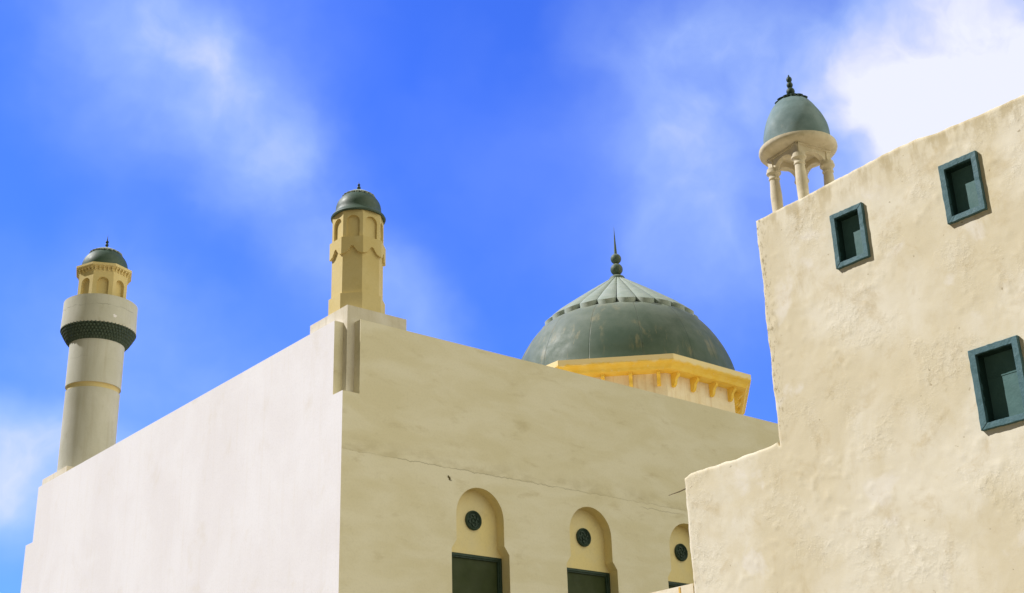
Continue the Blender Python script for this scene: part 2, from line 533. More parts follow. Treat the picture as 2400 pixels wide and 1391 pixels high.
M['minaret'] = plaster('minaret_render', (0.52, 0.515, 0.43), (0.58, 0.575, 0.505), (0.40, 0.37, 0.26), 0.5, (1, 1, 0.6), 0.7, 0.15, streak=0.35, lines=((26.07, 0.5), (23.62, 0.2)))
M['cornice'] = paint('yellow_paint', (0.84, 0.55, 0.07), (0.86, 0.61, 0.12), (0.80, 0.66, 0.36), 0.7, 0.25, 1.6, bump=0.2, amt=0.8, washed_lit=(22.66, 22.82, (0.83, 0.71, 0.42)))
M['drum'] = plaster('drum_render', (0.84, 0.73, 0.50), (0.88, 0.79, 0.60), (0.60, 0.40, 0.16), 0.45, (1, 1, 1), 1.2, 0.15, streak=0.5)
M['dome'] = paint('green_dome_paint', (0.054, 0.093, 0.062), (0.072, 0.112, 0.080), (0.20, 0.19, 0.105), 0.60, 0.42, 1.0, lit_top=(0.27, 0.30, 0.255), streak=0.9, bump=0.12, amt=0.12, seams=(25.24, 13.08, 14))
M['dome_small'] = paint('small_dome_paint', (0.040, 0.078, 0.054), (0.056, 0.096, 0.070), (0.14, 0.15, 0.10), 0.55, 0.45, 2.5, bump=0.12, amt=0.3)
M['dome_pale'] = paint('pale_dome_paint', (0.135, 0.205, 0.205), (0.19, 0.265, 0.27), (0.33, 0.34, 0.27), 0.68, 0.3, 3.0, bump=0.2, amt=0.5)
M['petal'] = paint('petal_paint', (0.29, 0.345, 0.295), (0.345, 0.39, 0.345), (0.18, 0.23, 0.18), 0.65, 0.3, 2.0, bump=0.1, amt=0.3)
M['dark_green'] = paint('dark_green_paint', (0.020, 0.044, 0.028), (0.030, 0.058, 0.038), (0.06, 0.075, 0.04), 0.55, 0.35, 6.0, bump=0.15, amt=0.4)
M['scale_green'] = paint('scale_green_paint', (0.032, 0.056, 0.038), (0.05, 0.075, 0.05), (0.12, 0.12, 0.06), 0.6, 0.4, 7.0, bump=0.2, amt=0.5)
M['old'] = old_plaster('old_plaster')
M['stone'] = plaster('carved_plaster', (0.58, 0.51, 0.36), (0.68, 0.61, 0.46), (0.36, 0.29, 0.15), 0.6, (1, 1, 1), 3.0, 0.35)
M['annex'] = plaster('annex_render', (0.80, 0.70, 0.50), (0.86, 0.78, 0.62), (0.62, 0.48, 0.25), 0.5, (1, 1, 1), 1.2, 0.3)
M['stripe'] = paint('stripe_paint', (0.80, 0.50, 0.10), (0.75, 0.48, 0.14), (0.6, 0.45, 0.2), 0.7, 0.2, 6.0)
M['teal'] = paint('teal_wood_paint', (0.055, 0.128, 0.142), (0.082, 0.168, 0.19), (0.15, 0.21, 0.18), 0.62, 0.25, 8.0, bump=0.3, amt=0.35)
M['teal_dark'] = paint('dark_teal_paint', (0.014, 0.04, 0.034), (0.02, 0.052, 0.044), (0.01, 0.03, 0.025), 0.55, 0.4, 5.0)
M['teal_mid'] = paint('shutter_teal_paint', (0.065, 0.15, 0.145), (0.08, 0.175, 0.17), (0.05, 0.11, 0.105), 0.6, 0.3, 5.0)
M['shutter'] = paint('olive_green_paint', (0.028, 0.042, 0.008), (0.036, 0.052, 0.012), (0.022, 0.034, 0.01), 0.6, 0.3, 1.5)
M['twig'] = paint('twig_bark', (0.10, 0.07, 0.035), (0.14, 0.10, 0.05), (0.06, 0.04, 0.02), 0.8, 0.2, 20.0)
M['sand'] = plaster('sandy_ground', (0.16, 0.135, 0.075), (0.20, 0.165, 0.095), (0.13, 0.11, 0.06), 0.5, (1, 1, 1), 0.15, 0.3)
M['roof'] = plaster('roof_screed', (0.66, 0.56, 0.38), (0.72, 0.62, 0.45), (0.5, 0.42, 0.26), 0.4, (1, 1, 1), 0.5, 0.15)

# ------------------------------------------------------------------ ground
g = MB()
g.quad((-1500, -1500, 0), (1500, -1500, 0), (1500, 1500, 0), (-1500, 1500, 0))
tag(g.build('ground', M['sand']), kind='structure')

# ------------------------------------------------------------------ mosque hall
HX, HY, HT = 42.0, 26.58, 17.6      # hall footprint and parapet height
NI, NZ = 0.33, 15.08                # corner notch: inset and foot
NA, NB, NF = 0.57, 0.62, 0.83       # where the wall slabs stop short of the corners
mosque = empty('mosque_hall', (0, 0, 0))
tag(mosque, 'large plain cream plastered hall with notched corner and arched niches, in the middle', 'building')
CXN = [5.355 + 4.86 * k for k in range(4)]
ops = []
for cx in CXN:
    o = [(cx - 1.18, 7.0), (cx - 1.18, 10.60), (cx - 0.98, 10.88)]
    o += arch(cx, 0.98, 0, 11.72, 22)[1:-1]
    o += [(cx + 0.98, 10.88), (cx + 1.18, 10.60), (cx + 1.18, 7.0)]
    ops.append(o)
mb = MB()   # materials: one plaster, light painted in: 0 sunlit tone, 1 shaded tone
poly_holes(mb, [(0, 0), (HX, 0), (HX, HT), (NB, HT), (NB, NZ), (0, NZ)], ops, lambda u, z: (u, 0, z), 1)
poly_holes(mb, [(0, 0), (HY, 0), (HY, NZ), (HY - NF, NZ), (HY - NF, HT), (NA, HT), (NA, NZ), (0, NZ)], [], lambda u, z: (0, u, z), 0)
mb.quad((0, NA, NZ), (NI, NA, NZ), (NI, NA, HT), (0, NA, HT), 1)
mb.quad((0, HY - NF, NZ), (NI, HY - NF, NZ), (NI, HY - NF, HT), (0, HY - NF, HT), 0)
mb.quad((NB, 0, NZ), (NB, NI, NZ), (NB, NI, HT), (NB, 0, HT), 1)
mb.quad((0, 0, NZ), (NB, 0, NZ), (NB, NI, NZ), (0, NI, NZ), 1)
mb.quad((0, NI, NZ), (NI, NI, NZ), (NI, NA, NZ), (0, NA, NZ), 1)
mb.quad((0, HY - NF, NZ), (NI, HY - NF, NZ), (NI, HY, NZ), (0, HY, NZ), 0)
# parapet tops and inner faces
mb.quad((NB, 0, HT), (HX, 0, HT), (HX, NI, HT), (NB, NI, HT), 1)
mb.quad((0, NA, HT), (NI, NA, HT), (NI, HY - NF, HT), (0, HY - NF, HT), 0)
mb.quad((NB, NI, 17.2), (HX - NI, NI, 17.2), (HX - NI, NI, HT), (NB, NI, HT), 1)
mb.quad((NI, NA, 17.2), (NI, HY - NI, 17.2), (NI, HY - NI, HT), (NI, NA, HT), 0)
mb.quad((HX, 0, 0), (HX, HY, 0), (HX, HY, HT), (HX, 0, HT), 1)
mb.quad((HX - NI, NI, 17.2), (HX - NI, HY - NI, 17.2), (HX - NI, HY - NI, HT), (HX - NI, NI, HT), 1)
mb.quad((HX - NI, NI, HT), (HX, 0, HT), (HX, HY, HT), (HX - NI, HY - NI, HT), 1)
mb.quad((0, HY, 0), (HX, HY, 0), (HX, HY, NZ), (0, HY, NZ), 1)
mb.quad((1.3, HY, NZ), (HX, HY, NZ), (HX, HY, HT), (1.3, HY, HT), 1)
mb.quad((1.3, HY - NI, 17.2), (HX - NI, HY - NI, 17.2), (HX - NI, HY - NI, HT), (1.3, HY - NI, HT), 1)
mb.quad((1.3, HY - NI, HT), (HX - NI, HY - NI, HT), (HX, HY, HT), (1.3, HY, HT), 1)
mb.quad((1.3, HY - NI, NZ), (1.3, HY, NZ), (1.3, HY, HT), (1.3, HY - NI, HT), 1)
mb.build('wall', [M['wall_white_lit'], M['wall_cream_shade']], mosque)
rf = MB()
rf.quad((NI, NI, 17.2), (HX - NI, NI, 17.2), (HX - NI, HY - NI, 17.2), (NI, HY - NI, 17.2))
rf.build('roof', M['roof'], mosque)
# corner piers (stand back inside the notches, carry the tower blocks)
p = MB()
p.box(NI, 2.65, NI, 2.65, 14.6, 18.155)
p.build('corner_pier', M['pier'], mosque)
p = MB()
p.box(NI, 3.2, 23.42, HY - NI + 0.02, 14.6, 18.12)
p.build('corner_pier', M['pier'], mosque)

def roundel(mb, F, u, z, r):
    def ring(r0, r1, d0, d1, seg=40):
        pts = []
        prof = [(r0, 0), (r0, d0), ((r0 + r1) / 2, d1), (r1, d0), (r1, 0)]
        for k in range(seg):
            a = 2 * PI * k / seg
            for q, d in prof: pts.append(F(u + q * math.cos(a), d, z + q * math.sin(a)))
        n = len(prof)
        mb.add(pts, [(k * n + i, ((k + 1) % seg) * n + i, ((k + 1) % seg) * n + i + 1, k * n + i + 1) for k in range(seg) for i in range(n - 1)])
    def disc(r0, d, seg=40):
        mb.add([F(u + r0 * math.cos(2 * PI * k / seg), d, z + r0 * math.sin(2 * PI * k / seg)) for k in range(seg)], [tuple(range(seg))])
    disc(r * 0.96, 0.035)
    ring(r * 0.80, r, 0.06, 0.085)
    ring(r * 0.70, r * 0.78, 0.045, 0.055)
    ring(r * 0.16, r * 0.30, 0.05, 0.075, 20)
    # five comma shaped petals round the centre
    for k in range(5):
        a0 = 2 * PI * k / 5 + 0.3
        pts = []
        for j in range(9):
            t = j / 8.0
            a = a0 + 1.15 * t
            rr = r * (0.36 + 0.28 * math.sin(PI * t * 0.85))
            w = r * 0.055 * (1.2 - t)
            for q, d in ((-w, 0.036), (-w * 0.5, 0.07), (w * 0.5, 0.07), (w, 0.036)):
                pts.append(F(u + (rr + q) * math.cos(a), d, z + (rr + q) * math.sin(a)))
        mb.add(pts, [(j * 4 + i, j * 4 + i + 1, j * 4 + i + 5, j * 4 + i + 4) for j in range(8) for i in range(3)])

DN = 0.40
for cx, o in zip(CXN, ops):
    m = MB()
    for i in range(len(o)):
        a = o[i]; b = o[(i + 1) % len(o)]
        m.quad((a[0], 0, a[1]), (b[0], 0, b[1]), (b[0], DN, b[1]), (a[0], DN, a[1]))
    up = [q for q in o if q[1] > 10.5]
    up = [(cx - 1.18, 10.57)] + up + [(cx + 1.18, 10.57)]
    poly_holes(m, up, [], lambda u, z: (u, DN, z))
    m.quad((cx - 1.18, DN, 10.57), (cx + 1.18, DN, 10.57), (cx + 1.18, DN + 0.14, 10.57), (cx - 1.18, DN + 0.14, 10.57))
    nz = m.build('niche', M['niche'], mosque)
    F = Face(cx, DN, 0, -PI / 2)
    r_ = MB(); roundel(r_, F, 0, 11.69, 0.325)
    r_.build('roundel', M['dark_green'], nz, True, 30)
    f = MB()
    f.box(cx - 1.178, cx + 1.178, DN + 0.01, DN + 0.12, 10.49, 10.566)
    f.box(cx - 1.178, cx - 1.09, DN + 0.01, DN + 0.12, 7.08, 10.49)
    f.box(cx + 1.09, cx + 1.178, DN + 0.01, DN + 0.12, 7.08, 10.49)
    f.box(cx - 1.178, cx + 1.178, DN + 0.01, DN + 0.12, 7.002, 7.08)
    f.box(cx - 1.09, cx + 1.09, DN + 0.045, DN + 0.12, 10.44, 10.49)
    f.box(cx + 1.035, cx + 1.09, DN + 0.045, DN + 0.12, 7.08, 10.44)
    f.box(cx - 1.09, cx - 1.035, DN + 0.045, DN + 0.12, 7.08, 10.44)
    f.build('window_frame', M['dark_green'], nz)
    f = MB()
    f.box(cx - 1.09, cx + 1.09, DN + 0.10, DN + 0.13, 7.02, 10.50)
    f.build('shutter', M['shutter'], nz)

# ------------------------------------------------------------------ finial and petal cap helpers
def ball(r, z, n=10, sq=1.0):
    return [(max(r * math.sin(PI * k / n), 0.0), z - sq * r * math.cos(PI * k / n)) for k in range(n + 1)]

def petal_cap(cx, cy, r0, z0, r1, z1, n, thick, lift, ph=0.0, bulge=0.0, scal=0.13):
    """skirt of n convex petals running down from (r0,z0) to (r1,z1)"""
    m = MB(); NS, NT = 8, 8
    for k in range(n):
        ac = 2 * PI * (k + 0.5) / n + ph; ha = PI / n
        top = []; bot = []
        for i in range(NS + 1):
            for j in range(NT + 1):
                t = -1 + 2 * j / NT
                tw_ = t * 0.955
                send = 1 - scal * abs(t) ** 2.6
                s = (i / NS) * send
                r = r0 + (r1 - r0) * s
                z = z0 + (z1 - z0) * s + bulge * math.sin(PI * s)
                dz = lift * (0.35 + 0.65 * s) * (1 - abs(t) ** 3) * (1 if i < NS else 0.55)
                a = ac + ha * tw_
                top.append((cx + r * math.cos(a), cy + r * math.sin(a), z + dz + 0.02))
                rb = r - (0.02 if i == NS else 0)
                bot.append((cx + rb * math.cos(a), cy + rb * math.sin(a), z - thick * (0.3 + 0.7 * s)))
        q = NT + 1
        fs = [(i * q + j, i * q + j + 1, (i + 1) * q + j + 1, (i + 1) * q + j) for i in range(NS) for j in range(NT)]
        b = len(top)
        fs += [(b + a_, b + d_, b + c_, b + b_) for a_, b_, c_, d_ in fs]
        for j in range(NT): fs.append((NS * q + j, NS * q + j + 1, b + NS * q + j + 1, b + NS * q + j))
        for i in range(NS):
            fs.append((i * q, (i + 1) * q, b + (i + 1) * q, b + i * q))
            fs.append((i * q + NT, b + i * q + NT, b + (i + 1) * q + NT, (i + 1) * q + NT))
        m.add(top + bot, fs)
    return m

# ------------------------------------------------------------------ octagonal corner turret
TC = 1.32
turret = empty('corner_turret', (TC, TC, 18.155))
tag(turret, 'octagonal yellow turret with blind arches under a small green dome, on the near corner', 'turret')
octring(TC, TC, [(0.887, 18.16), (0.887, 18.79), (0.81, 18.795)]).build('plinth', M['yellow_stone'], turret)
octring(TC, TC, [(0.81, 18.79), (0.81, 20.70)]).build('shaft', M['yellow_stone'], turret)
# scalloped band
def scallop(u):
    u = abs(u)
    t = [(0, .275), (.10, .265), (.18, .235), (.235, .19), (.27, .165), (.30, .16), (.38, .13), (.44, .09), (.50, .06), (.56, .055), (.66, .035), (.78, .01), (1, 0)]
    for (a, b), (c, d) in zip(t, t[1:]):
        if a <= u <= c: return b + (d - b) * (u - a) / (c - a)
    return 0
bd = MB()
BA, BZ0, BZ1 = 0.893, 20.225, 20.84
for k in range(8):
    F = Face(TC, TC, BA, k * PI / 4); hw = BA * T8; hi = 0.812 * T8; nn = 44
    F2 = Face(TC, TC, 0.812, k * PI / 4)
    for i in range(nn):
        a = -1 + 2 * i / nn; b = -1 + 2 * (i + 1) / nn
        za = BZ0 + scallop(a); zb_ = BZ0 + scallop(b)
        bd.quad(F(a * hw, 0, za), F(b * hw, 0, zb_), F(b * hw, 0, BZ1), F(a * hw, 0, BZ1))
        bd.quad(F(a * hw, 0, za), F(b * hw, 0, zb_), F2(b * hi, 0, zb_), F2(a * hi, 0, za))
    bd.quad(F(-hw, 0, BZ1), F(hw, 0, BZ1), F2(hi, 0, BZ1 + .01), F2(-hi, 0, BZ1 + .01))
bd.build('scalloped_band', M['yellow_stone'], turret)
dr = MB()
for k in range(8):
    F = Face(TC, TC, 0.82, k * PI / 4); hw = 0.82 * T8
    niche_face(dr, F, hw, 20.80, 21.93, arch(0, 0.225, 20.83, 21.44, 16), 0.085)
dr.build('arcade_drum', M['yellow_stone'], turret)
td = MB()
prof = [(0.80, 21.90), (0.86, 21.84), (0.93, 21.83), (0.945, 21.88), (0.92, 21.93), (0.855, 22.0), (0.81, 22.06), (0.79, 22.12), (0.785, 22.2)]
for k in range(1, 13):
    a = PI / 2 * k / 12
    prof.append((0.785 * math.cos(a) ** 0.95 if k < 12 else 0.0, 22.2 + 0.66 * math.sin(a)))
td.lathe(TC, TC, prof, 64)
tdo = td.build('dome', M['dome_small'], turret, True)
petal_cap(TC, TC, 0.05, 23.0, 0.585, 22.69, 20, 0.03, 0.015, 0.1, 0.02).build('petal_cap', M['petal'], tdo, True, 40)
fi = MB()
fi.lathe(TC, TC, [(0.0, 22.92), (0.10, 22.955), (0.10, 22.985), (0.06, 23.02), (0.035, 23.05)] + ball(0.068, 23.10)[2:-1] + ball(0.048, 23.215)[2:-1] + [(0.012, 23.27), (0.0, 23.37)], 20)
fi.build('finial', M['dark_green'], tdo, True)

# ------------------------------------------------------------------ round minaret at the far corner
MX, MY = 1.77, 24.88
minaret = empty('minaret', (MX, MY, 17.9))
tag(minaret, 'tall round white minaret with green scaled collar and balcony, at the far left', 'minaret')
s_ = MB()
s_.lathe(MX, MY, [(1.245, 17.25), (1.24, 22.12), (1.245, 22.14)], 96, True)
s_.lathe(MX, MY, [(1.262, 22.40), (1.272, 22.38), (1.272, 24.60)], 96, True)
s_.build('shaft', M['minaret'], minaret, True, 30)
s_ = MB()
s_.lathe(MX, MY, [(1.19, 22.10), (1.17, 22.2), (1.17, 22.32), (1.20, 22.41)], 96, True)
s_.build('groove_ring', M['yellow_stone'], minaret, True, 30)
mq = MB()
zs0, zs1 = 24.50, 25.23
def mr(t): return 1.285 + 0.455 * (t ** 0.8)
mq.lathe(MX, MY, [(mr(i / 10) - 0.02, zs0 + (zs1 - zs0) * i / 10) for i in range(11)], 96)
ROWS, NSC = 6, 60
for i in range(ROWS):
    t0, t1 = i / ROWS, (i + 1) / ROWS
    za, zc = zs0 + (zs1 - zs0) * t0, zs0 + (zs1 - zs0) * t1
    ra, rc = mr(t0), mr(t1)
    for k in range(NSC):
        a = 2 * PI * (k + 0.5 * (i % 2)) / NSC; h = PI / NSC * 0.98
        def P(r, an, z): return (MX + r * math.cos(an), MY + r * math.sin(an), z)
        tip = P(ra + 0.075, a, za + 0.03)
        mid = P(rc + 0.02, a, zc)
        l, r2 = P(rc - 0.01, a - h, zc), P(rc - 0.01, a + h, zc)
        bl, br = P(ra - 0.012, a - h * 0.75, za + 0.03), P(ra - 0.012, a + h * 0.75, za + 0.03)
        bb = P(ra - 0.02, a, za)
        mq.add([tip, mid, l, r2, bl, br, bb], ((0, 1, 2), (0, 3, 1), (0, 2, 4), (0, 5, 3), (0, 4, 6), (0, 6, 5)))
mq.build('scaled_collar', M['scale_green'], minaret)
b_ = MB()
b_.lathe(MX, MY, [(1.60, 25.2), (1.75, 25.2), (1.755, 25.25), (1.73, 25.9), (1.725, 26.60), (1.58, 26.61), (1.58, 25.95), (0.9, 25.95)], 96, False)
bal = b_.build('balcony', M['minaret'], minaret, True, 30)
rp = MB()   # pale filled patch on the balcony
d0 = Vector((MX - CAMX, MY - CAMY, 0)).normalized(); sv = Vector((d0.y, -d0.x, 0))
pts = []
for k in range(14):
    t = 2 * PI * k / 14; q = 1 + 0.25 * math.sin(3 * t + 1) + 0.12 * math.sin(5 * t)
    a = 0.39 + 0.05 * q * math.cos(t); z = 25.57 + 0.085 * q * math.sin(t)
    pts.append(Vector((MX, MY, z)) - d0 * (1.745 * math.cos(a)) + sv * (1.745 * math.sin(a)))
rp.prism(pts, d0 * 0.03)
rp.build('filled_patch', M['wall_white_lit'], bal)
PH = R(22.5)
dr = MB()
DA = 1.13
for k in range(8):
    F = Face(MX, MY, DA, k * PI / 4 + PH); hw = DA * T8
    niche_face(dr, F, hw, 25.95, 28.30, arch(0, 0.265, 26.0, 27.46, 14), 0.17)
dr.build('lantern', M['yellow_stone'], minaret)
co = octring(MX, MY, [(1.13, 28.20), (1.24, 28.25), (1.29, 28.27), (1.30, 28.30), (1.30, 28.40), (0.9, 28.42)], PH).build('cornice', M['yellow_stone'], minaret)
br_ = MB()
for k in range(8):
    F = Face(MX, MY, DA, k * PI / 4 + PH); hw = DA * T8
    for i in range(5):
        u = -0.84 * hw + 1.68 * hw * i / 4
        pts = [F(u - 0.03, 0, 28.03), F(u - 0.03, 0.05, 28.06), F(u - 0.03, 0.07, 28.14), F(u - 0.03, 0.13, 28.18), F(u - 0.03, 0.135, 28.24), F(u - 0.03, 0, 28.24)]
        br_.prism(pts, F.t * 0.06)
br_.build('brackets', M['yellow_stone'], co)
dm = MB()
prof = [(1.04, 28.40), (1.09, 28.46), (1.10, 28.6)]
for k in range(1, 15):
    a = PI / 2 * k / 14
    prof.append((1.10 * math.cos(a) if k < 14 else 0.0, 28.6 + 0.98 * math.sin(a)))
dm.lathe(MX, MY, prof, 72)
dmo = dm.build('dome', M['dome_small'], minaret, True)
petal_cap(MX, MY, 0.06, 29.74, 0.80, 29.36, 20, 0.035, 0.02, 0.1, 0.02).build('petal_cap', M['petal'], dmo, True, 40)
fi = MB()
fi.lathe(MX, MY, [(0.0, 29.62), (0.12, 29.70), (0.11, 29.75), (0.05, 29.80), (0.04, 29.83)] + ball(0.085, 29.90)[2:-1] + ball(0.08, 30.06)[2:-1] + [(0.03, 30.15), (0.0, 30.50)], 20)
fi.build('finial', M['dark_green'], dmo, True)

# ------------------------------------------------------------------ great dome on its octagonal drum
OX, OY = 25.05, 13.30
DX, DY = 25.24, 13.08
big = empty('great_dome', (DX, DY, 17.2))
tag(big, 'large green dome with petal cap on a yellow bracketed octagonal drum above the hall roof', 'dome')
AW = 5.66
wl_ = octring(OX, OY, [(AW, 17.2), (AW, 22.45)])
drum = wl_.build('drum', M['drum'], big)
prof = [(AW - 0.05, 22.36), (6.28, 22.36), (6.30, 22.40), (6.34, 22.50), (6.42, 22.60), (6.50, 22.66), (6.55, 22.72), (6.56, 23.0), (5.0, 23.02)]
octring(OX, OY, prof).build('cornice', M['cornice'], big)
for k in range(8):
    F = Face(OX, OY, AW, k * PI / 4); hw = AW * T8
    for i in range(4):
        u0 = hw * (-0.84 + 1.68 * i / 3) - 0.085
        bk = MB()
        pr = [(0.0, 21.72), (0.07, 21.71), (0.14, 21.74), (0.20, 21.80), (0.24, 21.88), (0.26, 21.97), (0.285, 22.05), (0.33, 22.11), (0.39, 22.15), (0.44, 22.19), (0.47, 22.25), (0.47, 22.357), (0.0, 22.357)]
        bk.prism([F(u0, d, z) for d, z in pr], F.t * 0.17)
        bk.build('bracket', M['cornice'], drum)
prof = [(5.93, 23.02), (5.81, 23.51), (5.72, 24.02), (5.57, 24.52), (5.36, 25.03), (5.09, 25.54), (4.76, 26.05), (4.36, 26.53), (4.02, 26.80), (3.72, 26.95), (3.2, 27.15), (2.3, 27.5), (1.0, 27.95), (0.0, 28.05)]
# smooth the profile with Catmull-Rom
def smooth(pr, n=4):
    out = []
    P_ = [pr[0]] + pr + [pr[-1]]
    for i in range(1, len(P_) - 2):
        for j in range(n):
            t = j / n
            a, b, c, d = P_[i - 1], P_[i], P_[i + 1], P_[i + 2]
            out.append(tuple(0.5 * (2 * b[q] + (c[q] - a[q]) * t + (2 * a[q] - 5 * b[q] + 4 * c[q] - d[q]) * t * t + (3 * b[q] - a[q] - 3 * c[q] + d[q]) * t ** 3) for q in (0, 1)))
    out.append(pr[-1])
    return [(max(r, 0), z) for r, z in out]
dm = MB()
dm.lathe(DX, DY, smooth(prof), 128)
dmo = dm.build('shell', M['dome'], big, True)
petal_cap(DX, DY, 0.3, 29.72, 4.13, 26.90, 24, 0.19, 0.14, -0.02, 0.04, 0.085).build('petal_cap', M['petal'], dmo, True, 40)
fi = MB()
fi.lathe(DX, DY, [(0.0, 29.4), (0.44, 29.62), (0.45, 29.72), (0.38, 29.85), (0.2, 29.96), (0.10, 30.0)] + ball(0.335, 30.31, 14)[2:-1] + ball(0.29, 30.93, 14)[2:-1] + [(0.085, 31.22), (0.06, 31.7), (0.03, 32.3), (0.0, 32.95)], 28)
fi.build('finial', M['dome'], dmo, True)

# ------------------------------------------------------------------ old plastered house on the right
XF = -5.0
house = empty('old_house', (XF, -24.0, 0))
tag(house, 'weathered stepped plaster house with three small teal windows, at the right', 'building')
WINS = [  # outer y0,y1 (y0 > y1), z0,z1
    (-22.400, -23.020, 9.860, 10.775),
    (-24.418, -25.042, 9.845, 10.785),
    (-24.398, -25.155, 6.725, 7.888),
]
YU, YL, ZL, ZT = -20.85, -18.765, 7.40, 11.37
def lin(a, b, s):
    n = max(1, int(round(abs(b - a) / s))); return [a + (b - a) * i / n for i in range(n)]
hole = [(y0 - 0.07, y1 + 0.07, z0 + 0.065, z1 - 0.065) for y0, y1, z0, z1 in WINS]
ys = lin(-33, -26.6, 0.6) + lin(-26.6, YL, 0.036) + [YL]
zs = lin(0, 5.0, 0.6) + lin(5.0, ZT, 0.036) + [ZT]
def snap(arr, vals):
    for v in vals:
        i = min(range(len(arr)), key=lambda q: abs(arr[q] - v)); arr[i] = v
snap(ys, [YU] + [h[0] for h in hole] + [h[1] for h in hole])
snap(zs, [ZL] + [h[2] for h in hole[1:]] + [h[3] for h in hole[1:]])
hole[0] = (hole[0][0], hole[0][1], hole[1][2], hole[1][3])
def inside(y, z):
    if z > ZT or y > YL: return False
    if y > YU and z > ZL: return False
    for a, b, c, d in hole:
        if b < y < a and c < z < d: return False
    return True
def fb(p, s, o=4):
    return noise.fractal(Vector(p) * s, 0.9, 2.1, o)
def edge_d(y, z):
    d = ZT - z
    if y <= YU + 1e-6:
        if z >= ZL - 1e-6: d = min(d, YU - y)
        else: d = min(d, math.hypot(YU - y, ZL - z) if True else d)
    else:
        d = min(ZL - z, YL - y)
    if y <= YU + 1e-6 and z < ZL: d = min(ZT - z, math.hypot(YU - y, ZL - z))
    return max(d, 0)
m = MB(); vid = {}; V = []
RB = 0.055
def vert(i, j):
    k = (i, j)
    if k in vid: return vid[k]
    y, z = ys[i], zs[j]
    d = edge_d(y, z)
    p = (0, y, z)
    x = XF
    if d < RB: x += RB - math.sqrt(max(RB * RB - (RB - d) ** 2, 0))
    msk = min(1, max(0, noise.noise(Vector((3, y * 0.7, z * 0.7))) * 2.2 + 0.55))
    relief = 0.008 * fb((1, y, z), 0.7, 3) + 0.0025 * fb((2, y, z), 3.5, 3) + 0.014 * msk * max(0, fb((5, y, z), 7.5, 4) - 0.22)
    near = 1.0
    for (y0, y1, z0, z1) in WINS:
        dd = max(y - y0, y1 - y, z0 - z, z - z1, 0)
        near = min(near, dd / 0.12)
    x -= relief * near
    e = max(0.0, 1 - d / 0.25)
    yy = y + e * 0.022 * fb((7, y, z), 2.5, 4)
    zz = z + e * 0.022 * fb((9, y, z), 2.5, 4)
    if z > 10.3 and y < YU + 1e-6:
        q = min(1, (z - 10.3) / 1.05)
        zz += q * (0.10 * math.exp(-((y + 23.6) / 1.3) ** 2) - 0.03)
        if y > YU - 0.4: zz -= q * 0.02 * (y - YU + 0.4) / 0.4
    # rounded inner corner between the low and the high part
    if y > YU and z > 6.6:
        q = (z - 6.6) / (ZL - 6.6)
        zz += q * (0.05 * max(0, 1 - (y - YU) / 0.35) ** 2 + 0.03 * max(0, 1 - (y - YU) / 1.6))
        zz -= q * 0.06 * max(0, 1 - (YL - y) / 0.15)
    vid[k] = len(V); V.append((x, yy, zz)); return vid[k]
faces = []; ecount = {}
for i in range(len(ys) - 1):
    for j in range(len(zs) - 1):
        if inside((ys[i] + ys[i + 1]) / 2, (zs[j] + zs[j + 1]) / 2):
            q = (vert(i, j), vert(i + 1, j), vert(i + 1, j + 1), vert(i, j + 1))
            faces.append(q)
            for a, b in zip(q, q[1:] + q[:1]):
                ecount[(min(a, b), max(a, b))] = ecount.get((min(a, b), max(a, b)), 0) + 1
bed = [e for e, c in ecount.items() if c == 1]
def in_hole(v):
    return any(b - .05 < v[1] < a + .05 and c - .05 < v[2] < d + .05 for a, b, c, d in hole)
ext = {}
def pushed(v, dx):
    k = (v, dx)
    if k not in ext: ext[k] = len(V); x, y, z = V[v]; V.append((XF + dx, y, z))
    return ext[k]
for a, b in bed:
    if in_hole(V[a]) and in_hole(V[b]):
        faces.append((a, b, pushed(b, 0.1), pushed(a, 0.1)))
    else:
        faces.append((a, b, pushed(b, 0.35), pushed(a, 0.35)))
        faces.append((pushed(a, 0.35), pushed(b, 0.35), pushed(b, 4.4), pushed(a, 4.4)))
m.v = V; m.f = faces; m.m = [0] * len(faces)
m.box(XF + 4.3, XF + 4.39, -33, YU, 0, ZT - 0.15)
m.box(XF + 4.3, XF + 4.38, YU, YL, 0, ZL - 0.1)
m.build('wall', M['old'], house, True, 60)

